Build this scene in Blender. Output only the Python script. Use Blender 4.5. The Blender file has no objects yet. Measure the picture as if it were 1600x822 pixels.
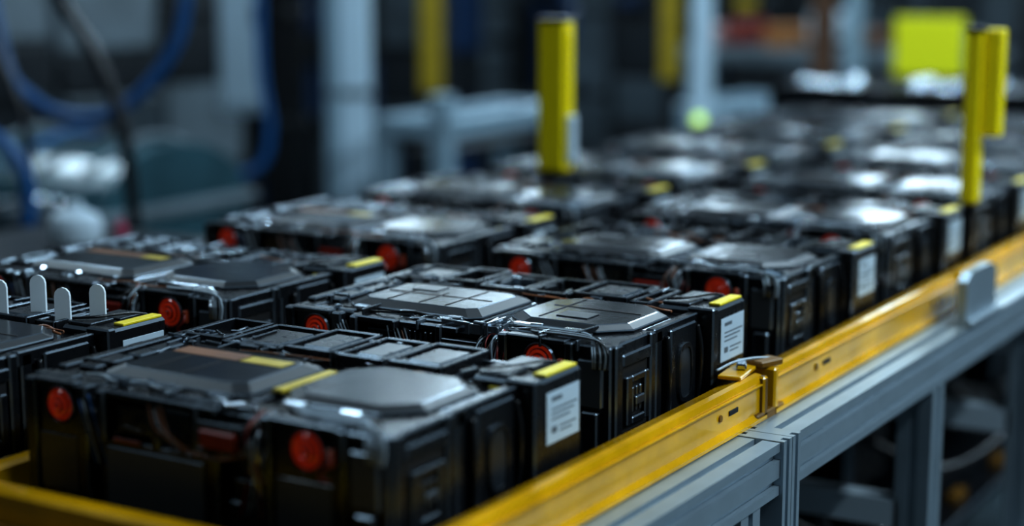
import bpy, bmesh, math, random
from mathutils import Vector, Matrix

U = 0.36            # model unit -> metres
ZT = 0.969          # height of the pack tops above the floor
TRAY = ZT - 0.33*U  # conveyor bed height

# ------------------------------------------------------------------ materials
def mat(name, col, rough=0.4, metal=0.0, spec=0.5, emit=None, es=0.0, coat=0.0,
        rvar=0.0, cvar=0.0, scale=30.0, bump=0.0, bdist=0.002):
    m = bpy.data.materials.new(name); m.use_nodes = True
    nt = m.node_tree; p = nt.nodes['Principled BSDF']
    p.inputs['Base Color'].default_value = (*col, 1)
    p.inputs['Roughness'].default_value = rough
    p.inputs['Metallic'].default_value = metal
    p.inputs['Specular IOR Level'].default_value = spec
    p.inputs['Coat Weight'].default_value = coat
    p.inputs['Coat Roughness'].default_value = 0.12
    if emit:
        p.inputs['Emission Color'].default_value = (*emit, 1)
        p.inputs['Emission Strength'].default_value = es
    if rvar or cvar or bump:
        tc = nt.nodes.new('ShaderNodeTexCoord')
        n = nt.nodes.new('ShaderNodeTexNoise'); n.inputs['Scale'].default_value = scale
        n.inputs['Detail'].default_value = 5
        nt.links.new(tc.outputs['Object'], n.inputs['Vector'])
        if rvar:
            r = nt.nodes.new('ShaderNodeMapRange')
            r.inputs['From Min'].default_value = 0.3; r.inputs['From Max'].default_value = 0.7
            r.inputs['To Min'].default_value = max(0.03, rough-rvar)
            r.inputs['To Max'].default_value = rough+rvar
            nt.links.new(n.outputs['Fac'], r.inputs['Value'])
            nt.links.new(r.outputs['Result'], p.inputs['Roughness'])
        if cvar:
            c = nt.nodes.new('ShaderNodeValToRGB')
            c.color_ramp.elements[0].position = 0.32; c.color_ramp.elements[1].position = 0.68
            c.color_ramp.elements[0].color = (*[x*(1-cvar) for x in col], 1)
            c.color_ramp.elements[1].color = (*[min(1, x*(1+cvar)) for x in col], 1)
            nt.links.new(n.outputs['Fac'], c.inputs['Fac'])
            nt.links.new(c.outputs['Color'], p.inputs['Base Color'])
        if bump:
            bp = nt.nodes.new('ShaderNodeBump'); bp.inputs['Strength'].default_value = bump
            bp.inputs['Distance'].default_value = bdist
            nt.links.new(n.outputs['Fac'], bp.inputs['Height'])
            nt.links.new(bp.outputs['Normal'], p.inputs['Normal'])
    return m

BLK = mat('black_plastic', (.005, .006, .008), .29, rvar=.05, scale=90)
BLK2 = mat('black_matte', (.003, .003, .004), .6)
EDG = mat('plastic_edge_highlight', (.12, .15, .18), .23, metal=.5)  # lighter, shinier tone puts rim highlights into the chamfer colour
LID = mat('satin_lid', (.004, .006, .009), .21, scale=22, bump=.35, bdist=.0015)
LIDB = mat('lid_bevel', (.010, .013, .017), .42)
PNL = mat('grey_panel', (.016, .021, .027), .34)
FPL = mat('front_plate', (.045, .055, .065), .45)
SIL = mat('bright_metal', (.64, .70, .76), .18, metal=1)
RED = mat('red_lens', (.58, .035, .010), .14, emit=(.85, .055, .012), es=.09, coat=.7)
REDR = mat('red_connector', (.30, .018, .008), .3)
RED2 = mat('red_lens_ring', (.22, .010, .006), .3)
ORG = mat('orange_part', (.45, .07, .025), .35)
YEL = mat('yellow_marking', (.80, .62, .015), .4, cvar=.06)
YEL2 = mat('yellow_film', (.55, .40, .03), .4, cvar=.15)
ORS = mat('orange_film', (.24, .11, .055), .3, cvar=.2)
LBL = mat('label_paper', (.46, .54, .60), .5, cvar=.05)
INK = mat('label_ink', (.10, .12, .14), .6)
WW = mat('wire_grey', (.34, .40, .45), .35)
WR = mat('wire_red', (.22, .02, .015), .35)
WB = mat('wire_blue', (.02, .10, .28), .35)
WK = mat('wire_black', (.010, .011, .013), .25)
WC = mat('wire_copper', (.30, .11, .045), .35)
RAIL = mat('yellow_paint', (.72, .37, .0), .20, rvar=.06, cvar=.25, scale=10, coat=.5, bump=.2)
RAILD = mat('yellow_paint_dark', (.20, .09, .004), .45, cvar=.4, scale=10)  # darker, blotchier version of the yellow paint
ALU = mat('anodised_aluminium', (.36, .43, .48), .34, metal=.6, cvar=.06, scale=25)
STR = mat('stretcher_aluminium_brightened', (.55, .62, .67), .4, metal=.2)  # frame aluminium with brightness added in colour, as little light reaches underneath
PY = mat('post_yellow', (.95, .74, .0), .42, cvar=.05, scale=8)
TAB = mat('white_plastic', (.88, .94, .98), .35, cvar=.03)
BED = mat('conveyor_belt', (.005, .005, .006), .5, rvar=.1)

# ------------------------------------------------------------------ builder
class B:
    def __init__(s):
        s.v = []; s.f = []; s.m = []; s.sm = []; s.mats = []
    def mi(s, m):
        if m not in s.mats: s.mats.append(m)
        return s.mats.index(m)
    def add(s, vs, fs, ms, smooth=False):
        o = len(s.v); s.v += [tuple(v) for v in vs]
        for i, f in enumerate(fs):
            s.f.append([o+k for k in f])
            s.m.append(s.mi(ms[i] if isinstance(ms, list) else ms)); s.sm.append(smooth)
    def bx(s, x0, x1, y0, y1, z0, z1, m, c=None, e=None, rot=None):
        hx, hy, hz = abs(x1-x0)/2, abs(y1-y0)/2, abs(z1-z0)/2
        C = Vector(((x0+x1)/2, (y0+y1)/2, (z0+z1)/2))
        if c is None: c = .005
        c = min(c, hx*.45, hy*.45, hz*.45)
        vs = []; idx = {}
        for sx in (-1, 1):
            for sy in (-1, 1):
                for sz in (-1, 1):
                    for a in range(3):
                        h = [hx-c, hy-c, hz-c]; h[a] = (hx, hy, hz)[a]
                        idx[(sx, sy, sz, a)] = len(vs)
                        p = Vector((sx*h[0], sy*h[1], sz*h[2]))
                        if rot is not None: p = rot @ p
                        vs.append(C+p)
        fs = []; ms = []
        e = e or m
        for sgn in (-1, 1):
            q = [(-1, -1), (1, -1), (1, 1), (-1, 1)]
            fs.append([idx[(sgn, a, b, 0)] for a, b in q]); ms.append(m)
            fs.append([idx[(a, sgn, b, 1)] for a, b in q]); ms.append(m)
            fs.append([idx[(a, b, sgn, 2)] for a, b in q]); ms.append(m)
        for a in (-1, 1):
            for b in (-1, 1):
                fs.append([idx[(a, b, -1, 0)], idx[(a, b, 1, 0)], idx[(a, b, 1, 1)], idx[(a, b, -1, 1)]]); ms.append(e)
                fs.append([idx[(a, -1, b, 0)], idx[(a, 1, b, 0)], idx[(a, 1, b, 2)], idx[(a, -1, b, 2)]]); ms.append(e)
                fs.append([idx[(-1, a, b, 1)], idx[(1, a, b, 1)], idx[(1, a, b, 2)], idx[(-1, a, b, 2)]]); ms.append(e)
                for d in (-1, 1):
                    fs.append([idx[(a, b, d, 0)], idx[(a, b, d, 1)], idx[(a, b, d, 2)]]); ms.append(e)
        s.add(vs, fs, ms)
    def layers(s, polys, ms, smooth=False):
        """stack of closed 3-D rings, capped"""
        n = len(polys[0]); vs = [p for r in polys for p in r]; fs = []; mm = []
        fs.append(list(range(n))); mm.append(ms[0])
        for k in range(len(polys)-1):
            for i in range(n):
                j = (i+1) % n
                fs.append([k*n+i, k*n+j, (k+1)*n+j, (k+1)*n+i]); mm.append(ms[min(k, len(ms)-1)])
        fs.append([(len(polys)-1)*n+i for i in range(n)]); mm.append(ms[-1])
        s.add(vs, fs, mm, smooth)
    def lid(s, x0, x1, y0, y1, cut, z0, z1, z2, inset, m, e, m2=None):
        def ring(d, z, c):
            a, b, cc, dd = x0+d, x1-d, y0+d, y1-d
            return [(a+c, cc, z), (b-c, cc, z), (b, cc+c, z), (b, dd-c, z), (b-c, dd, z), (a+c, dd, z), (a, dd-c, z), (a, cc+c, z)]
        s.layers([ring(0, z0, cut), ring(0, z1-.003, cut), ring(.003, z1, cut), ring(inset, z2-.002, cut*.9), ring(inset+.004, z2, cut*.85)], [m, e, m2 or m, e, m])
    def lathe(s, c, axis, prof, ms, n=28, smooth=False):
        """prof: list of (distance along axis, radius)"""
        ax = Vector(axis).normalized(); t = ax.orthogonal().normalized(); w = ax.cross(t)
        rings = [[Vector(c)+ax*d+(t*math.cos(2*math.pi*i/n)+w*math.sin(2*math.pi*i/n))*r for i in range(n)] for d, r in prof]
        s.layers(rings, ms, smooth)
    def extr(s, poly, axis, a, b, m):
        def P(p, t):
            return {'x': (t, p[0], p[1]), 'y': (p[0], t, p[1]), 'z': (p[0], p[1], t)}[axis]
        s.layers([[P(p, a) for p in poly], [P(p, b) for p in poly]], [m])
    def tube(s, pts, r, m, n=8, sub=6):
        P = [Vector(p) for p in pts]
        if sub > 1 and len(P) > 2:
            Q = []
            for i in range(len(P)-1):
                p0 = P[max(i-1, 0)]; p1 = P[i]; p2 = P[i+1]; p3 = P[min(i+2, len(P)-1)]
                for k in range(sub):
                    t = k/sub
                    Q.append(.5*((2*p1)+(-p0+p2)*t+(2*p0-5*p1+4*p2-p3)*t*t+(-p0+3*p1-3*p2+p3)*t**3))
            Q.append(P[-1]); P = Q
        tan = [(P[min(i+1, len(P)-1)]-P[max(i-1, 0)]).normalized() for i in range(len(P))]
        nrm = tan[0].orthogonal().normalized(); rings = []
        for i, p in enumerate(P):
            nrm = (nrm-tan[i]*nrm.dot(tan[i])).normalized(); w = tan[i].cross(nrm)
            rings.append([p+(nrm*math.cos(2*math.pi*k/n)+w*math.sin(2*math.pi*k/n))*r for k in range(n)])
        s.layers(rings, [m], smooth=True)
    def mesh(s, name, scale=1.0):
        me = bpy.data.meshes.new(name)
        me.from_pydata([(x*scale, y*scale, z*scale) for x, y, z in s.v], [], s.f)
        for m in s.mats: me.materials.append(m)
        me.polygons.foreach_set('material_index', s.m)
        me.polygons.foreach_set('use_smooth', s.sm)
        bm = bmesh.new(); bm.from_mesh(me); bmesh.ops.recalc_face_normals(bm, faces=bm.faces); bm.to_mesh(me); bm.free()
        me.update(); return me
    def obj(s, name, loc=(0, 0, 0), scale=1.0, parent=None, rotz=0):
        return put(s.mesh(name, scale), name, loc, parent, rotz)

def put(me, name, loc, parent=None, rotz=0):
    o = bpy.data.objects.new(name, me); bpy.context.scene.collection.objects.link(o)
    o.location = loc; o.rotation_euler = (0, 0, rotz)
    if parent: o.parent = parent
    return o
def empty(name, loc=(0, 0, 0)):
    o = bpy.data.objects.new(name, None); bpy.context.scene.collection.objects.link(o); o.location = loc
    o.empty_display_size = .05
    return o

def notch_poly(x0, x1, z0, z1, nx=1, nz=1, w=.032, d=.022):
    """T-slot section: nx slots on the top/bottom, nz slots on the sides"""
    def side(p, q, n):
        p = Vector(p); q = Vector(q); L = (q-p).length; t = (q-p)/L; inn = Vector((-t.y, t.x))
        out = [p]
        for k in range(n):
            c = L*(k+.5)/n
            out += [p+t*(c-w/2), p+t*(c-w/2)+inn*d, p+t*(c+w/2)+inn*d, p+t*(c+w/2)]
        return out
    r = side((x0, z0), (x1, z0), nx)+side((x1, z0), (x1, z1), nz)+side((x1, z1), (x0, z1), nx)+side((x0, z1), (x0, z0), nz)
    return [(a.x, a.y) for a in r]

# ------------------------------------------------------------------ battery pack
def round_light(b, x, z, r):
    b.lathe((x, .002, z), (0, -1, 0), [(0, r*1.28), (.012, r*1.28), (.018, r*1.18), (.012, r*1.08)], [BLK, EDG, BLK, BLK2])
    b.lathe((x, .0, z), (0, -1, 0), [(0, r*1.05), (.012, r*1.05), (.016, r*.95), (.013, r*.84), (.017, r*.76), (.020, r*.58),
                                     (.017, r*.52), (.023, r*.42), (.025, r*.28), (.022, r*.22), (.026, r*.1)],
            [RED, RED, RED, RED2, RED, RED, RED2, RED, RED, RED2, RED])

def battery(seed, stripes=0, tabs=False):
    R = random.Random(seed); b = B()
    def k(*a, c=.005): b.bx(*a, BLK, c=c, e=EDG)
    # core and deck
    b.bx(.03, 1.05, .05, .75, 0, .285, BLK2)
    b.bx(.02, 1.06, .03, .755, .285, .305, BLK, c=.004, e=EDG)
    b.bx(.01, 1.07, .01, .765, 0, .03, BLK)
    # --- front, left block with lamp
    k(0, .20, 0, .16, .03, .318); k(.0, .035, -.012, .02, .04, .322); k(.17, .205, -.012, .02, .06, .322)
    k(.035, .17, -.014, .02, .312, .326, c=.004)
    b.bx(.04, .165, -.006, .004, .05, .19, PNL, c=.003, e=BLK)
    round_light(b, .118, .266, .037)
    # --- front, centre
    k(.235, .60, .0, .12, .02, .20)
    b.bx(.262, .565, -.01, .004, .04, .185, FPL, c=.004, e=EDG)
    k(.235, .262, -.012, .05, .19, .318); k(.40, .425, -.004, .05, .19, .318); k(.53, .552, -.012, .05, .19, .322)
    k(.235, .60, -.004, .05, .302, .320, c=.004)
    b.bx(.28, .385, .012, .03, .215, .285, BLK, c=.006, e=EDG)
    b.tube([(.285, .0, .20), (.32, -.012, .24), (.38, -.008, .235), (.43, -.012, .255), (.52, -.005, .235)], .0035, WK)
    b.bx(.285, .37, -.008, .0, .196, .208, RED2, c=.002)
    b.bx(.558, .668, -.018, .03, .225, .270, REDR, c=.006); b.bx(.550, .678, -.010, .02, .272, .287, BLK, c=.002, e=EDG)
    b.bx(.550, .678, -.010, .02, .214, .224, BLK, c=.002, e=EDG)
    for i in range(5): b.bx(.435+i*.018, .443+i*.018, -.002, .03, .215, .295, BLK, c=.002, e=EDG)
    # --- wire bay
    b.bx(.60, .74, .055, .12, .02, .31, BLK2)
    k(.60, .74, .02, .1, .02, .10); k(.64, .70, .01, .05, .10, .16)
    for i in range(16):
        x = .68+R.random()*.06; mm = R.choice([WK, WK, WK, WW, WW, WR, WC, WW, SIL])
        pts = [(x, .05, .31+R.random()*.01), (x+R.uniform(-.02, .03), -.004-R.random()*.02, .29-R.random()*.03),
               (x+R.uniform(-.01, .04), -.01-R.random()*.015, .20-R.random()*.04), (x+R.uniform(-.06, .04), .015, .12-R.random()*.06)]
        b.tube(pts, R.choice([.0020, .0026, .0034]), mm, n=6)
    for i in range(8):   # slack wires crossing the centre recess
        x = .36+R.random()*.08
        b.tube([(x, .0, .30), (x+.03, -.014, .26-R.random()*.03), (x+.08, -.016, .235-R.random()*.04), (x+.12, -.012, .21), (x+.2, -.012, .205), (x+.3, .0, .24)], R.choice([.0018, .0024]), R.choice([WK, WW, WC, WW]), n=6)
    # --- front, right block with lamp
    k(.74, 1.08, 0, .25, .02, .318)
    k(.735, .765, -.014, .02, .05, .324); k(.945, .97, -.012, .02, .05, .322); k(.765, .95, -.014, .02, .312, .326, c=.004)
    b.bx(.775, .935, -.008, .004, .05, .19, FPL, c=.004, e=BLK)
    round_light(b, .868, .262, .040)
    b.bx(.925, .943, -.02, .0, .235, .275, ORG, c=.004)
    b.tube([(.93, -.01, .27), (.94, -.03, .245), (.915, -.03, .215), (.93, -.01, .20)], .004, WR)
    b.bx(.985, 1.06, -.014, .004, .15, .28, FPL, c=.005, e=EDG)
    k(1.0, 1.05, -.02, .0, .03, .14)
    # --- right side
    S = 1.08
    k(S-.01, S+.012, .012, .05, .02, .32); k(S-.01, S+.012, .215, .245, .02, .32)
    k(S-.01, S+.014, .05, .215, .255, .29); k(S-.01, S+.014, .05, .215, .02, .06)
    b.bx(S-.005, S+.002, .055, .21, .07, .25, BLK2)
    k(S, S+.016, .07, .10, .09, .225, c=.004); k(S, S+.016, .175, .20, .09, .225, c=.004)
    k(S, S+.016, .10, .175, .205, .225, c=.004); k(S, S+.016, .10, .175, .09, .11, c=.004)
    for i in range(3): b.bx(S, S+.012, .108+i*.022, .12+i*.022, .12, .19, BLK, c=.003, e=EDG)
    b.bx(S, S+.02, .115, .165, .14, .165, PNL, c=.003, e=EDG)
    b.bx(1.03, 1.06, .25, .53, .0, .30, BLK)
    k(1.03, 1.085, .262, .30, .02, .315)
    k(1.03, 1.095, .335, .50, .02, .305)
    yy, zz = .418, .17
    ov = [(yy+.045*math.copysign(abs(math.cos(t))**.6, math.cos(t)), zz+.085*math.copysign(abs(math.sin(t))**.6, math.sin(t))) for t in [2*math.pi*i/24 for i in range(24)]]
    ov2 = [(yy+(p-yy)*.8, zz+(q-zz)*.86) for p, q in ov]
    b.layers([[(1.09, p, q) for p, q in ov], [(1.103, p, q) for p, q in ov], [(1.103, p, q) for p, q in ov2], [(1.099, p, q) for p, q in ov2]], [EDG, BLK, PNL])
    b.tube([(1.09, .318, .29), (1.10, .315, .2), (1.095, .32, .1), (1.09, .315, .04)], .008, WK)
    b.tube([(1.09, .515, .29), (1.105, .512, .22), (1.10, .515, .12), (1.09, .512, .04)], .007, WK)
    # label block
    k(.95, 1.13, .535, .765, .05, .33, c=.008); k(.97, 1.115, .55, .75, .0, .05)
    k(1.05, 1.135, .528, .56, .03, .335)
    b.bx(1.131, 1.1335, .585, .748, .165, .295, LBL, c=.001)
    lx = 1.1336
    for z0, y0, y1, t in [(.270, .61, .66, .010), (.248, .61, .735, .004), (.236, .61, .72, .004), (.223, .61, .70, .004), (.190, .61, .635, .016), (.20, .65, .73, .004), (.188, .65, .71, .004)]:
        b.bx(lx-.0005, lx+.0006, y0, y1, z0, z0+t, INK, c=.0001)
    b.bx(1.085, 1.122, .60, .755, .33, .338, YEL, c=.003)
    k(.96, 1.05, .55, .64, .33, .340); k(.965, 1.06, .655, .75, .33, .337); b.tube([(.97, .56, .345), (1.02, .60, .347), (1.05, .70, .343), (1.06, .76, .33)], .004, WK)
    b.bx(1.0, 1.04, .530, .545, .28, .31, YEL if stripes else BLK, c=.003)
    # left / back sides
    for i in range(4): k(-.012, .04, .2+i*.14, .28+i*.14, .02, .31)
    for i in range(6): k(.06+i*.16, .16+i*.16, .74, .78, .02, .31)
    # --- top: lids
    b.lid(.15, .61, .085, .42, .03, .30, .330, .347, .035, LID, EDG, LIDB)
    b.lid(.655, 1.045, .125, .49, .075, .30, .327, .340, .024, LID, EDG, LIDB)
    b.lid(.13, .63, .07, .445, .035, .30, .315, .318, .008, BLK, EDG)
    b.lid(.64, 1.06, .11, .505, .08, .30, .315, .318, .008, BLK, EDG)
    # raised ribs and seams that break up the lids
    for x in (.27, .38): b.bx(x, x+.004, .13, .29, .3465, .3485, BLK2, c=.0003)
    b.bx(.20, .56, .385, .389, .343, .3485, BLK2, c=.0003)
    if not stripes:
        b.bx(.20, .56, .245, .25, .3465, .3485, BLK2, c=.0003); b.bx(.47, .475, .13, .37, .3465, .3485, BLK2, c=.0003)
        b.bx(.76, .765, .17, .45, .3395, .3415, BLK2, c=.0003); b.bx(.72, 1.0, .33, .334, .3395, .3415, BLK2, c=.0003)
        b.bx(.80, .90, .20, .27, .3395, .343, PNL, c=.001, e=EDG); b.bx(.25, .34, .29, .36, .3465, .350, PNL, c=.001, e=EDG)
    if stripes == 1:
        b.bx(.20, .41, .30, .365, .3465, .3480, ORS, c=.0005); b.bx(.42, .55, .30, .355, .3465, .3485, YEL2, c=.0005)
        b.bx(.620, .648, .18, .40, .320, .330, YEL2, c=.002)
    elif stripes == 2:
        b.bx(.20, .44, .31, .365, .3465, .3480, ORS, c=.0005); b.bx(.45, .54, .31, .36, .3465, .3485, YEL2, c=.0005)
    # bright clips at the edge of the lids
    for x in (.2, .36, .52): b.bx(x, x+.05, .060, .085, .318, .334, SIL if R.random() < .5 else EDG, c=.004)
    for x in (.72, .88): b.bx(x, x+.06, .095, .120, .318, .332, SIL if R.random() < .6 else EDG, c=.004)
    b.bx(.61, .622, .1, .40, .312, .323, SIL, c=.002)
    # --- top: rear open frames and modules
    x = .03
    while x < .90:
        w = R.uniform(.12, .2); w = min(w, .93-x); y0 = R.uniform(.50, .53); y1 = .745; z = R.uniform(.325, .345)
        t = .012
        if w < .05: break
        k(x, x+w, y0, y0+t, .3, z, c=.003); k(x, x+w, y1-t, y1, .3, z, c=.003)
        k(x, x+t, y0, y1, .3, z, c=.003); k(x+w-t, x+w, y0, y1, .3, z, c=.003)
        if R.random() < .6: b.bx(x+.03, x+w-.03, y0+.04, y1-.04, .3, z-.004, R.choice([BLK, LID, PNL]), c=.006, e=EDG)
        x += w+.012
    # front-top ledges
    for (a, c_) in [(.0, .13), (.14, .22), (.235, .40), (.42, .60), (.74, .86), (.87, .98), (.985, 1.08)]:
        k(a, c_, .015+R.random()*.02, .06, .3, .318+R.random()*.012, c=.004)
    k(.0, .03, .10, .74, .29, .33, c=.004); k(.05, .11, .12, .26, .3, .332); k(.05, .10, .29, .46, .3, .326)
    k(1.055, 1.085, .25, .53, .28, .322, c=.004)
    # bits of clutter, clips and terminals
    for i in range(190):
        X = R.uniform(.02, 1.05); Y = R.uniform(.02, .73)
        inA = .12 < X < .64 and .07 < Y < .45; inB = .63 < X < 1.07 and .10 < Y < .51
        if inA or inB or (X > .94 and Y > .5): continue
        sx, sy = R.choice([(.03, .005), (.005, .03), (.009, .009), (.05, .004), (.004, .05), (.02, .007)])
        b.bx(X-sx, X+sx, Y-sy, Y+sy, .30, R.uniform(.318, .342), R.choice([BLK, BLK, PNL, SIL, SIL, EDG, BLK]), c=.003, e=EDG,
             rot=Matrix.Rotation(R.uniform(-.2, .2), 3, 'Z'))
    # wires over the front right edge (parallel grey looms)
    for i in range(7):
        x0 = .70+i*.012; y0 = .085-i*.010
        b.tube([(x0, .11, .320), (x0+.06, y0, .330), (.90+i*.006, y0-.01, .334), (.98+i*.010, y0-.02, .330), (1.03+i*.008, -.012, .305), (1.035+i*.007, -.016, .26)],
               .0028, R.choice([WW, WW, WK, SIL]), n=6)
    for i in range(14):
        x0 = R.uniform(.05, .9); y0 = R.choice([.04, .05, .47, .475, .6]); L = R.uniform(.12, .35)
        pts = [(x0+L*j/4, y0+R.uniform(-.015, .015), .328+R.uniform(-.006, .008)) for j in range(5)]
        pts = [(min(p[0], 1.02), p[1], p[2]) for p in pts]
        b.tube(pts, R.choice([.002, .003, .004]), R.choice([WW, WK, WK, WK, WC, SIL]), n=6)
    for i in range(5):
        x0 = .01+i*.012
        b.tube([(x0+.16, -.004, .30), (x0+.19, -.02, .26), (x0+.2, -.012, .2), (x0+.21, .0, .13)], .0022, R.choice([WB, WW, WK, WK]), n=6)
    if tabs:
        for x, y, hh in [(.72, .53, .100), (.80, .60, .110), (.915, .58, .088), (1.00, .63, .098)]:
            pr = [(-.0185, -.03), (-.0185, hh-.024), (-.016, hh-.012), (-.009, hh-.003), (0, hh), (.009, hh-.003), (.016, hh-.012), (.0185, hh-.024), (.0185, -.03)]
            b.layers([[(x+p, y-.003+p*.6, .335+q) for p, q in pr], [(x+p, y+.003+p*.6, .335+q) for p, q in pr]], [TAB])
    return b.mesh('battery_pack_mesh%d' % seed, U)

V1 = battery(1, 1); V2 = battery(2, 0); V3 = battery(3, 2); V4 = battery(4, 0); VT = battery(5, 0, True)
RX, LX = -3.15, -4.44
rowY = [2.92, 3.935, 5.09, 6.12, 7.20, 8.27, 9.34, 10.41]
right = [V1, V2, V4, V2, V4, V2, V4, V2]
left = [VT, V3, V3, V4, V2, V2, V4, V4]
for i, y in enumerate(rowY):
    put(right[i], 'battery_pack', (RX*U, y*U, TRAY))
    put(left[i], 'battery_pack', (LX*U, (y-.03 if i else 2.83)*U, TRAY))

# ------------------------------------------------------------------ conveyor
conv = empty('conveyor_line', (0, 0, 0))
def part(b, name): return b.obj(name, (0, 0, ZT), U, conv)
b = B()
b.bx(-4.58, -1.93, 2.76, 11.5, -.36, -.331, BED, c=.004)
for i in range(60):
    y = 2.85+i*.145
    b.lathe((-4.56, y, -.372), (1, 0, 0), [(0, .03), (2.6, .03)], [SIL], n=10)
part(b, 'bed')
def guide(b, x, y0, y1, sgn=1):
    sec = [(-.085, -.225), (-.080, -.212), (-.018, -.190), (.0, -.193), (.006, -.21), (.006, -.30), (.022, -.312), (.022, -.322),
           (-.006, -.322), (-.006, -.215), (-.02, -.204), (-.074, -.226)]
    b.extr([(x+sgn*p, q) for p, q in sec], 'y', y0, y1, RAIL)
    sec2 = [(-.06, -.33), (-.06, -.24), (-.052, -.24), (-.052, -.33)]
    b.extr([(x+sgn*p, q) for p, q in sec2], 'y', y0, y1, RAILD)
b = B()
for y0, y1 in [(2.68, 4.56), (4.63, 6.45), (6.49, 8.9), (8.95, 11.5)]:
    guide(b, -1.905, y0, y1); guide(b, -4.61, y0, y1, -1)
    for y in (y0+.35, y1-.3):
        b.lathe((-1.899, y, -.255), (1, 0, 0), [(0, .010), (.005, .010), (.006, .006)], [RAILD, RAILD], n=10)
        b.bx(-1.9, -1.896, y+.06, y+.12, -.262, -.248, BLK2, c=.001)
    b.bx(-1.899, -1.891, y0+.01, y1-.01, -.222, -.215, RAIL, c=.002)
# centre divider, front stop
b.extr([(-3.26, -.33), (-3.26, -.245), (-3.25, -.235), (-3.215, -.235), (-3.205, -.245), (-3.205, -.33)], 'y', 2.7, 11.4, RAIL)
b.extr([(2.68, -.33), (2.68, -.225), (2.69, -.215), (2.76, -.225), (2.765, -.235), (2.70, -.232), (2.695, -.33)], 'x', -4.6, -1.9, RAIL)
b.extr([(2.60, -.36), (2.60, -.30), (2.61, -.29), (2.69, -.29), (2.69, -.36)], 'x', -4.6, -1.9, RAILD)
part(b, 'yellow_guides')
# joint latch between guide sections
b = B()
J = .095
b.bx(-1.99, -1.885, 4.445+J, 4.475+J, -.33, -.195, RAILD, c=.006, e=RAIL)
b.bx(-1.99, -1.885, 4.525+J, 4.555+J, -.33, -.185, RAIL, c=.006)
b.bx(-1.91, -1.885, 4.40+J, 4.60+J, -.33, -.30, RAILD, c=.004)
b.bx(-2.0, -1.93, 4.34+J, 4.56+J, -.19, -.178, RAIL, c=.004, rot=Matrix.Rotation(.12, 3, 'Z'))
b.bx(-1.98, -1.95, 4.42+J, 4.50+J, -.178, -.16, SIL, c=.006, rot=Matrix.Rotation(.4, 3, 'Z'))
b.bx(-1.96, -1.90, 4.50+J, 4.60+J, -.185, -.165, RAILD, c=.006, rot=Matrix.Rotation(-.3, 3, 'Z'))
b.lathe((-1.965, 4.56+J, -.185), (0, 0, 1), [(0, .016), (.014, .016), (.018, .010)], [SIL], n=12)
b.tube([(-2.0, 4.36+J, -.172), (-1.98, 4.44+J, -.160), (-1.95, 4.52+J, -.160), (-1.92, 4.60+J, -.172)], .004, WW)
part(b, 'guide_joint')
# aluminium frame
b = B()
for y0, y1 in [(2.6, 4.35), (4.48, 11.5)]:
    b.extr(notch_poly(-1.885, -1.755, -.475, -.325, 1, 2, w=.024, d=.02), 'y', y0, y1, ALU)
    b.extr(notch_poly(-4.765, -4.625, -.475, -.325, 1, 2, w=.024, d=.02), 'y', y0, y1, ALU)
zf = -ZT/U
b.extr(notch_poly(-1.89, -1.745, 4.352, 4.414, 0, 1, w=.02, d=.02), 'z', zf+.03, -.322, ALU)
b.extr(notch_poly(-1.89, -1.745, 4.418, 4.478, 0, 1, w=.02, d=.02), 'z', zf+.03, -.322, ALU)
legs = [2.72, 4.10, 5.75, 7.2, 8.8, 10.6]
for y in legs:
    for x in (-1.885, -4.765):
        b.extr(notch_poly(x, x+.125, y, y+.13, 1, 1, w=.03, d=.022), 'z', zf+.03, -.476, ALU)
        b.lathe((x+.07, y+.06, zf), (0, 0, 1), [(0, .07), (.012, .07), (.03, .02)], [BLK2], n=16)
    b.extr([(y+.0, -1.0), (y+.1, -1.0), (y+.1, -.90), (y, -.90)], 'x', -4.64, -1.87, STR)
    b.extr([(y+.0, -.475), (y+.1, -.475), (y+.1, -.38), (y, -.38)], 'x', -4.64, -1.885, ALU)
for x in (-1.885, -4.765):
    b.extr(notch_poly(x+.01, x+.12, -1.75, -1.64, 1, 1, w=.03, d=.022), 'y', 4.48, 11.4, STR)
    b.extr(notch_poly(x+.01, x+.12, -1.75, -1.64, 1, 1, w=.03, d=.022), 'y', 2.7, 4.1, STR)
for y in (4.75, 5.9, 7.4):
    b.bx(-1.86, -1.80, y, y+.85, -1.35, -1.29, ALU, c=.008, rot=Matrix.Rotation(-.45, 3, 'X'))
part(b, 'aluminium_frame')
b = B()
pl = [(6.12, -.33), (6.50, -.33), (6.50, -.16), (6.42, -.13), (6.17, -.13), (6.12, -.16)]
b.layers([[(-1.80, p, q) for p, q in pl], [(-1.765, p, q) for p, q in pl]], [ALU])
b.bx(-1.765, -1.74, 6.12, 6.50, -.33, -.30, ALU)
part(b, 'bracket_plate')
b = B()
for i in range(5):
    y = 4.9+i*1.2
    b.bx(-3.4, -2.6, y, y+.5, -1.45, -1.1, BLK, c=.03, e=EDG)
    b.tube([(-2.6, y+.2, -1.2), (-2.3, y+.4, -1.35), (-2.1, y+.8, -1.2), (-2.3, y+1.2, -1.1)], .025, WK)
b.bx(-4.0, -2.2, 4.6, 11, -1.62, -1.56, BLK, c=.01, e=EDG)
for i in range(6): b.bx(-2.3, -2.25, 5.0+i*.7, 5.15+i*.7, -1.55, -1.5, RAILD, c=.004)
part(b, 'drive_unit')

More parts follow.
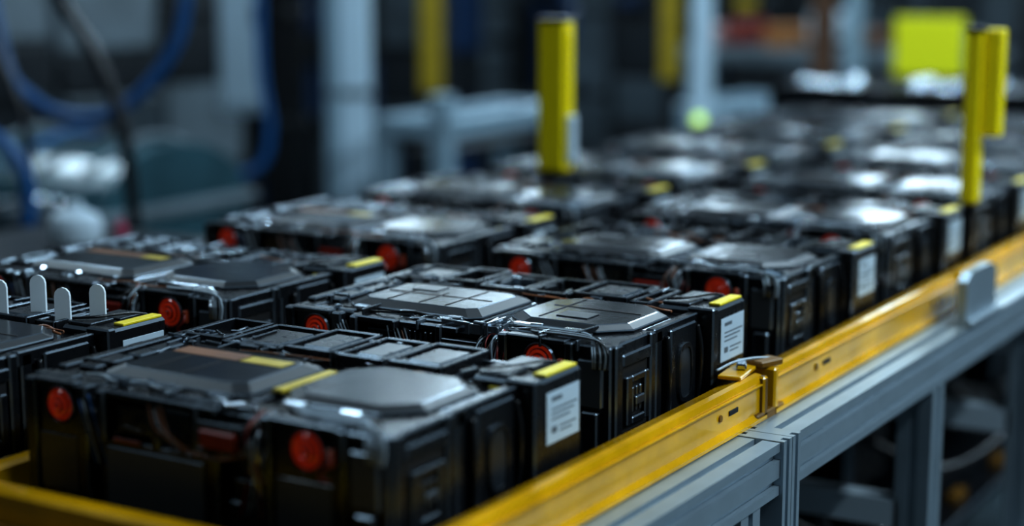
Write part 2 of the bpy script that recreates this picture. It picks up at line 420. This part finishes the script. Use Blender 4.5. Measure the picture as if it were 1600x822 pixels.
# ------------------------------------------------------------------ guard posts
def guard_post(X, Y, zb, zt, w, d, side=None, zfoot=TRAY):
    b = B()
    b.bx(-w/2, w/2, -d/2, d/2, zb, zt, PY, c=.003)
    b.bx(-w/2-.003, w/2+.003, -d/2-.003, d/2+.003, zt-.002, zt+.004, BLK, c=.002)
    b.bx(-w/2+.004, w/2-.004, -d/2+.004, d/2-.004, zfoot, zb, BLK, c=.002)
    b.bx(-w/2-.01, w/2+.01, -d/2-.01, d/2+.01, zfoot, zfoot+.008, BLK, c=.002)
    if side: side(b, w, d)
    return b.obj('guard_post', (X, Y, 0))
def sideA(b, w, d):
    b.bx(w/2, w/2+.010, -.012, .014, ZT+.02, ZT+.10, LBL, c=.003)
    b.bx(w/2, w/2+.004, -.008, .008, ZT+.10, ZT+.24, PY, c=.002)
def sideB(b, w, d):
    b.bx(w/2+.001, w/2+.027, -.004, .022, ZT+.10, ZT+.258, PY, c=.003)
    b.bx(w/2-.001, w/2+.01, .0, .01, ZT+.14, ZT+.15, BLK)
guard_post(-4.0*U, 7.03*U, ZT+.005, ZT+.258, .050, .038, sideA)
guard_post(-2.04*U, 7.05*U, ZT, ZT+.256, .024, .026, sideB)

# ------------------------------------------------------------------ room shell
WALLM = mat('painted_wall', (.045, .062, .073), .7, cvar=.2, scale=.8)
FLR = mat('epoxy_floor', (.030, .048, .056), .25, cvar=.25, scale=1.2)
CEIL = mat('ceiling_paint', (.05, .055, .06), .8)
TRM = mat('trim_grey', (.12, .14, .15), .5)
WIN = mat('added_window_glow', (.8, .9, 1), .5, emit=(.68, .87, 1.0), es=12)  # glow of unseen windows added for bright reflections on the far lids
WIN2 = mat('added_clerestory_glow', (.8, .9, 1), .5, emit=(.66, .86, 1.0), es=6)  # dimmer upper row, added for softer reflections on the nearer lids
X0, X1, Y0, Y1, ZC = -8, 4, -4, 9, 4.2
def shell(name, *a, m=WALLM):
    b = B(); b.bx(*a, m, c=.001); return b.obj(name)
shell('floor', X0, X1, Y0, Y1, -.1, 0, m=FLR)
shell('ceiling', X0, X1, Y0, Y1, ZC, ZC+.1, m=CEIL)
shell('wall_left', X0-.1, X0, Y0, Y1, 0, ZC); shell('wall_right', X1, X1+.1, Y0, Y1, 0, ZC)
shell('wall_back', X0, X1, Y1, Y1+.1, 0, ZC); shell('wall_front', X0, X1, Y0-.1, Y0, 0, ZC)
shell('baseboard_back', X0, X1, Y1-.02, Y1, 0, .12, m=TRM); shell('baseboard_left', X0, X0+.02, Y0, Y1, 0, .12, m=TRM)
n = 1
def win_y(x, w, z0, z1, m):
    global n
    b = B(); b.bx(x, x+w, Y1-.03, Y1-.015, z0, z1, m, c=.001)
    for q in (x-.04, x+w/2-.02, x+w): b.bx(q, q+.04, Y1-.06, Y1-.0, z0-.05, z1+.05, TRM)
    b.bx(x-.04, x+w+.04, Y1-.06, Y1, z0-.06, z0, TRM); b.bx(x-.04, x+w+.04, Y1-.06, Y1, z1, z1+.06, TRM)
    b.obj('added_window_%d' % n); n += 1
def win_x(y, w, z0, z1, m):
    global n
    b = B(); b.bx(X0+.015, X0+.03, y, y+w, z0, z1, m, c=.001)
    for q in (y-.04, y+w/2-.02, y+w): b.bx(X0, X0+.06, q, q+.04, z0-.05, z1+.05, TRM)
    b.bx(X0, X0+.06, y-.04, y+w+.04, z0-.06, z0, TRM); b.bx(X0, X0+.06, y-.04, y+w+.04, z1, z1+.06, TRM)
    b.obj('added_window_%d' % n); n += 1
for i in range(10):  # added out-of-view panes, placed and sized for what the lids reflect
    win_y(-7.6+i*1.08, (.38, .62, .5)[i % 3], (1.78, 1.7, 1.84)[i % 3], 2.2, WIN)
for i in range(7): win_y(-7.3+i*1.5, .6, 2.85, 3.3, WIN2)
for i in range(3):
    win_x(2.4+i*2.1, .7, 1.95, 2.35, WIN); win_x(2.2+i*2.1, .7, 2.9, 3.3, WIN2)
def batten(x, y, L, W, z=3.1):
    b = B(); sx, sy = .05, L/2
    b.bx(x-sx, x+sx, y-sy, y+sy, z+.02, z+.08, TRM)
    for dy in (-sy*.8, sy*.8): b.tube([(x, y+dy, z+.08), (x, y+dy, ZC)], .006, TRM, sub=1)
    o = b.obj('ceiling_light')
    l = bpy.data.lights.new('lamp', 'AREA'); l.shape = 'RECTANGLE'; l.size = 2*sx; l.size_y = 2*sy
    l.energy = W; l.color = (.66, .86, 1.0)
    lo = bpy.data.objects.new('lamp', l); bpy.context.scene.collection.objects.link(lo)
    lo.location = (x, y, z+.015); lo.parent = o
for (x, y, W) in [(-2.4, .2, 10), (1.0, 1.6, 48), (-1.0, 3.2, 20), (-1.2, 4.8, 34), (-3.6, 2.8, 22), (-3.6, 5.0, 40), (-5.6, 3.6, 32), (1.2, 3.4, 62), (-1.6, 6.8, 36), (-4.4, 7.2, 24), (2.4, 2.4, 40)]:
    batten(x, y, 1.3, W)

# ------------------------------------------------------------------ background
STEEL = mat('painted_steel', (.24, .33, .39), .4, cvar=.08, scale=3)
WHITE = mat('white_enclosure', (.52, .64, .72), .4, cvar=.06, scale=3)
DGRY = mat('dark_machine', (.010, .014, .018), .45, rvar=.1)
MGRY = mat('machine_grey', (.050, .066, .078), .45, cvar=.25, scale=4)
LGRY = mat('panel_grey', (.13, .16, .18), .45, cvar=.25, scale=4)
TEAL = mat('teal_enclosure', (.035, .085, .105), .22, cvar=.35, scale=5)
BLUE = mat('blue_hose', (.004, .085, .25), .35)
NAVY = mat('navy_panel', (.008, .03, .08), .45)
BRN = mat('brown_panel', (.13, .06, .03), .5, cvar=.3, scale=4)
ORP = mat('orange_panel', (.30, .12, .03), .5)
MAR = mat('maroon_panel', (.20, .03, .02), .5)
PINK = mat('pink_tape', (.40, .26, .25), .5)
GRN = mat('green_indicator', (.5, .8, .1), .3, emit=(.55, .85, .15), es=1.0)
YD = mat('aged_yellow', (.45, .31, .015), .45, cvar=.15)
SGN = mat('sign_yellow', (.80, .78, .01), .5)

b = B()   # structural column
b.bx(-.066, .066, -.066, .066, 0, 3.6, WHITE, c=.01); b.bx(-.10, .10, -.10, .10, 0, .02, WHITE); b.bx(-.070, .07, -.070, .070, .9, .93, LGRY)
b.bx(-.068, -.02, -.070, -.06, 0, 3.6, STEEL)
b.bx(-.075, .075, -.075, .075, 3.55, ZC, WHITE)
b.obj('steel_column', (-3.235, 4.378, 0), rotz=.54)

b = B()   # control cabinet on a stand
b.bx(-.09, .09, -.07, .07, .80, 1.75, WHITE, c=.01); b.bx(-.075, .075, -.078, -.068, .83, 1.7, WHITE, c=.004)
b.bx(-.02, .02, -.02, .02, 0, .8, DGRY); b.bx(-.14, .14, -.12, .12, 0, .02, DGRY)
b.bx(.03, .05, -.086, -.076, 1.1, 1.18, DGRY)
b.obj('control_cabinet', (-3.87, 4.65, 0), rotz=.62)

b = B()   # cable riser
for i in range(9):
    a = i*.7; b.tube([(.04*math.cos(a), .04*math.sin(a), 0), (.045*math.cos(a+.6), .045*math.sin(a+.6), .8), (.04*math.cos(a+1), .05*math.sin(a+1), 1.6), (.04*math.cos(a), .04*math.sin(a), 3.4)], .020, WK)
for z in (.4, .8, 1.15, 1.5, 2.2): b.bx(-.06, .06, -.06, .06, z, z+.03, DGRY)
b.bx(-.02, .02, -.02, .02, 0, ZC, DGRY)
b.obj('cable_riser', (-3.47, 4.35, 0))

def machine(name, x0, x1, y0, y1, h, body, seed, doors=3, pal=None):
    R = random.Random(seed); b = B(); pal = pal or [body, LGRY, DGRY, MGRY, DGRY]
    b.bx(x0, x1, y0, y1, .08, h, body, c=.02); b.bx(x0+.05, x1-.05, y0+.05, y1-.05, 0, .08, DGRY)
    W = (x1-x0)/doors
    for i in range(doors):
        z = .15
        while z < h-.15:
            q = min(z+R.uniform(.12, .4), h-.05)
            b.bx(x0+i*W+.02, x0+(i+1)*W-.02, y0-.02-R.random()*.05, y0, z, q-.02, R.choice(pal), c=.006)
            if R.random() < .5: b.bx(x0+i*W+.06, x0+i*W+.14, y0-.10, y0-.02, z+.04, z+.09, R.choice([SIL, YD, DGRY, NAVY]), c=.003)
            z = q
    W = (y1-y0)/doors
    for i in range(doors):
        z = .15
        while z < h-.15:
            q = min(z+R.uniform(.12, .4), h-.05)
            b.bx(x1, x1+.02+R.random()*.05, y0+i*W+.02, y0+(i+1)*W-.02, z, q-.02, R.choice(pal), c=.006)
            z = q
    return b.obj(name)
machine('assembly_machine', -6.2, -4.5, 3.3, 5.4, 2.0, MGRY, 3, 4)
machine('storage_cabinet', -5.9, -4.2, 6.4, 7.6, 1.5, DGRY, 5, 5, [DGRY, DGRY, MGRY, NAVY])
machine('electrical_cabinet', -3.9, -2.5, 6.9, 7.7, 1.5, DGRY, 8, 5, [DGRY, DGRY, NAVY, MGRY, DGRY])
machine('test_station', -2.2, -.9, 6.9, 7.6, 1.5, MGRY, 11, 6, [DGRY, BRN, MGRY, DGRY, LGRY, NAVY])
machine('packing_machine', -.5, .9, 6.0, 7.2, 1.5, MGRY, 14, 5, [DGRY, BRN, MGRY, DGRY, LGRY])

b = B()   # wash tank with rounded hood
b.bx(-3.62, -3.0, 3.05, 3.62, .1, .70, TEAL, c=.03)
hood = [(3.07+.27-.27*math.cos(t), .70+.16*math.sin(t)) for t in [math.pi*i/14 for i in range(15)]]
b.extr(hood, 'x', -3.60, -3.02, TEAL)
b.bx(-3.63, -2.99, 3.04, 3.63, .68, .71, LGRY, c=.008)
for y in (3.08, 3.54):
    for x in (-3.6, -3.06): b.bx(x, x+.05, y, y+.05, 0, .1, DGRY)
b.bx(-3.0, -2.97, 3.12, 3.3, .3, .6, DGRY); b.bx(-3.0, -2.97, 3.36, 3.56, .3, .6, MGRY)
b.tube([(-3.3, 3.05, .66), (-3.3, 3.0, .72), (-3.1, 3.0, .74), (-3.05, 3.05, .68)], .012, SIL)
for i in range(4): b.tube([(-3.55+i*.14, 3.12, .80), (-3.52+i*.14, 3.34, .875), (-3.5+i*.14, 3.56, .80)], .010, [LGRY, BLUE, DGRY, LGRY][i])
b.obj('wash_tank')

def cable(name, pts, r, m, n=10):
    b = B(); b.tube(pts, r, m, n=n); return b.obj(name)
cable('power_cable', [(-2.88, 2.67, 3.6), (-2.87, 2.68, 2.0), (-2.84, 2.70, 1.40), (-2.785, 2.734, 1.237), (-2.725, 2.77, 1.113), (-2.683, 2.796, .96), (-2.667, 2.805, .738), (-2.66, 2.81, .4), (-2.68, 2.80, .02)], .015, WK)
cable('power_cable', [(-2.98, 2.62, 3.6), (-2.96, 2.62, 1.6), (-2.906, 2.641, 1.18), (-2.845, 2.66, 1.0), (-2.83, 2.66, .82), (-2.84, 2.66, .4), (-2.84, 2.66, .02)], .010, WK)
cable('air_hose', [(-2.62, 3.0, 3.6), (-2.63, 2.99, 1.6), (-2.653, 2.978, 1.234), (-2.69, 2.955, 1.104), (-2.779, 2.902, .996), (-2.879, 2.862, .972), (-2.99, 2.83, 1.01), (-3.08, 2.82, 1.15), (-3.15, 2.82, 1.8), (-3.15, 2.82, 3.6)], .015, BLUE)
cable('air_hose', [(-3.18, 3.885, 3.6), (-3.18, 3.885, 1.5), (-3.18, 3.885, 1.026), (-3.164, 3.895, .844), (-3.19, 3.87, .73), (-3.315, 3.80, .68), (-3.42, 3.74, .5), (-3.44, 3.73, .02)], .013, BLUE)
cable('air_hose', [(-3.0, 2.35, .02), (-2.98, 2.38, .8), (-2.9, 2.42, 1.0), (-2.80, 2.48, .99), (-2.73, 2.52, .93), (-2.705, 2.535, .85), (-2.713, 2.532, .70), (-2.72, 2.53, .3), (-2.74, 2.52, .02)], .015, BLUE)
cable('air_hose', [(-3.42, 4.55, 3.6), (-3.42, 4.55, 1.5), (-3.44, 4.54, 1.1), (-3.42, 4.55, .8), (-3.42, 4.56, .02)], .022, NAVY)

# side bench with a bottle
b = B()
b.bx(-2.55, -2.14, 2.02, 2.46, .78, .81, DGRY)
for x in (-2.53, -2.18):
    for y in (2.04, 2.42): b.bx(x, x+.03, y, y+.03, 0, .78, MGRY)
b.bx(-2.53, -2.16, 2.05, 2.44, .2, .22, DGRY)
b.obj('side_bench')
b = B()
b.lathe((0, 0, 0), (0, 0, 1), [(0, .045), (.008, .050), (.035, .050), (.052, .042), (.062, .022), (.066, .014), (.078, .014), (.08, .010)], [LBL], n=24)
b.obj('plastic_bottle', (-2.32, 2.285, .81))
b = B(); b.lathe((0, 0, 0), (0, 0, 1), [(0, .012), (.03, .012), (.034, .007), (.042, .007)], [mat('pink_cap', (.35, .04, .09), .4)], n=16)
b.obj('small_cap_bottle', (-2.25, 2.33, .81))

def bench(x0, x1, y0, y1, z, extra=()):
    b = B(); t = .06
    for x in (x0, x1-t):
        b.bx(x, x+t, y0, y1, z-t, z, STEEL, c=.005); b.bx(x, x+t, y0, y1, .3, .3+t, STEEL, c=.005)
        for y in (y0, y1-t): b.bx(x, x+t, y, y+t, 0, z-t, STEEL, c=.005)
    for y in (y0, y1-t): b.bx(x0, x1, y, y+t, z-t+.001, z-.001, STEEL, c=.005)
    b.bx(x0+.06, x1-.06, y0+.06, y1-.06, z-.12, z-.10, DGRY)
    for e in extra: b.bx(*e)
    return b.obj('aluminium_workbench')
bench(-2.98, -2.72, 4.14, 4.88, .87, [(-2.78, -2.72, 4.14, 4.20, .87, .94, STEEL, .005)])
bench(-2.62, -2.36, 5.42, 6.05, .83)

def far_post(x, y, z0, z1, w, m, low, rot=.5):
    b = B(); b.bx(-w/2, w/2, -w/2, w/2, z0, z1, m, c=.006); b.bx(-w/2+.01, w/2-.01, -w/2+.01, w/2-.01, 0, z0, low, c=.004)
    b.bx(-w*.8, w*.8, -w*.8, w*.8, 0, .015, DGRY)
    return b.obj('safety_post', (x, y, 0), rotz=rot)
far_post(-3.39, 5.07, .86, 1.7, .075, YD, DGRY)
far_post(-2.56, 5.27, .92, 1.30, .065, YD, DGRY)
far_post(-2.43, 5.24, .0, 2.2, .07, WHITE, WHITE)
far_post(-2.08, 5.72, .0, 2.2, .06, STEEL, STEEL)
far_post(-2.27, 5.93, .9, 1.8, .08, BRN, DGRY)
far_post(-1.50, 5.75, .0, 2.2, .06, DGRY, DGRY)

b = B()   # yellow sign board on a stand
b.bx(-.11, .11, -.006, .006, .955, 1.145, SGN, c=.003); b.bx(-.012, .012, .006, .02, 0, 1.12, DGRY); b.bx(-.12, .12, -.1, .1, 0, .02, DGRY)
b.obj('sign_board', (-1.72, 5.42, 0), rotz=.3)

# cross conveyor with filled black crates
b = B()
b.bx(-1.98, .3, 4.62, 5.12, .78, .83, DGRY)
for y in (4.60, 5.12): b.bx(-1.98, .3, y, y+.03, .70, .84, DGRY, c=.004)
for x in (-1.95, -1.2, -.5, .2):
    for y in (4.62, 5.08): b.bx(x, x+.05, y, y+.05, 0, .78, STEEL)
b.obj('cross_conveyor')
R = random.Random(9)
def crate(x, y):
    b = B(); w, d, h = .30, .36, .125
    b.bx(-w/2, w/2, -d/2, d/2, 0, .01, BLK)
    for s_ in (-1, 1):
        b.bx(s_*w/2-.008, s_*w/2+.008, -d/2, d/2, 0, h, BLK, c=.003, e=EDG); b.bx(-w/2, w/2, s_*d/2-.008, s_*d/2+.008, 0, h, BLK, c=.003, e=EDG)
    b.bx(-w/2-.012, w/2+.012, -d/2-.012, -d/2+.01, h-.012, h+.004, LID, c=.003)
    b.bx(-w/2+.02, w/2-.02, -d/2+.02, d/2-.02, .01, h-.015, LID)
    for i in range(14):
        X = R.uniform(-.11, .11); Y = R.uniform(-.15, .13); rr = R.uniform(.016, .03)
        b.lathe((X, Y, h-.02), (0, 0, 1), [(0, rr), (.018, rr)]+[(.018+rr*math.sin(a), rr*math.cos(a)) for a in (.3, .6, .9, 1.2, 1.45)], [SIL], n=16, smooth=True)
    b.obj('parts_crate', (x, y, .84))
for i in range(6): crate(-1.80+i*.335, 4.87)

b = B(); b.lathe((0, 0, 0), (0, 0, 1), [(0, .016)]+[(.012+.018*math.sin(a), .018*math.cos(a)) for a in (0, .4, .8, 1.2, 1.5)], [GRN], n=16, smooth=True); b.bx(-.012, .012, -.012, .012, -.845, 0, DGRY); b.bx(-.06, .06, -.06, .06, -.855, -.845, DGRY)
b.obj('indicator_lamp', (-2.11, 4.54, .855))
b = B()
for x, z, m in [(-2.92, .98, PINK), (-2.78, 1.0, MAR), (-2.62, .98, ORP), (-2.44, 1.02, WHITE), (-2.28, 1.0, BRN), (-2.1, .98, ORP), (-1.93, .98, LGRY)]:
    b.bx(x, x+.11, 6.2, 6.4, z, z+.06+.05*((x*7) % 1), m, c=.01)
b.bx(-2.95, -1.7, 6.15, 6.5, .93, .99, LGRY)
for x in (-2.94, -1.75): b.bx(x, x+.04, 6.2, 6.24, 0, .95, STEEL); b.bx(x, x+.04, 6.42, 6.46, 0, .95, STEEL)
b.obj('parts_rack')
cable('air_hose', [(-2.82, 5.0, 3.6), (-2.82, 5.0, 1.4), (-2.80, 5.02, 1.15), (-2.83, 5.01, .9), (-2.85, 5.0, .02)], .022, NAVY)

# ------------------------------------------------------------------ world + camera
w = bpy.data.worlds.new('world'); bpy.context.scene.world = w; w.use_nodes = True
w.node_tree.nodes['Background'].inputs['Color'].default_value = (.30, .42, .52, 1)
w.node_tree.nodes['Background'].inputs['Strength'].default_value = .15
cam = bpy.data.cameras.new('camera'); co = bpy.data.objects.new('camera', cam)
bpy.context.scene.collection.objects.link(co); bpy.context.scene.camera = co
co.location = (0, 0, ZT+U)
co.rotation_euler = (math.radians(90-10.02), 0, math.radians(31.1))
cam.sensor_width = 36; cam.lens = 60.75; cam.clip_start = .05
cam.dof.use_dof = True; cam.dof.focus_distance = 4.8*U; cam.dof.aperture_fstop = 1.7
vs = bpy.context.scene.view_settings
vs.view_transform = 'Standard'; vs.exposure = .58; vs.gamma = .82
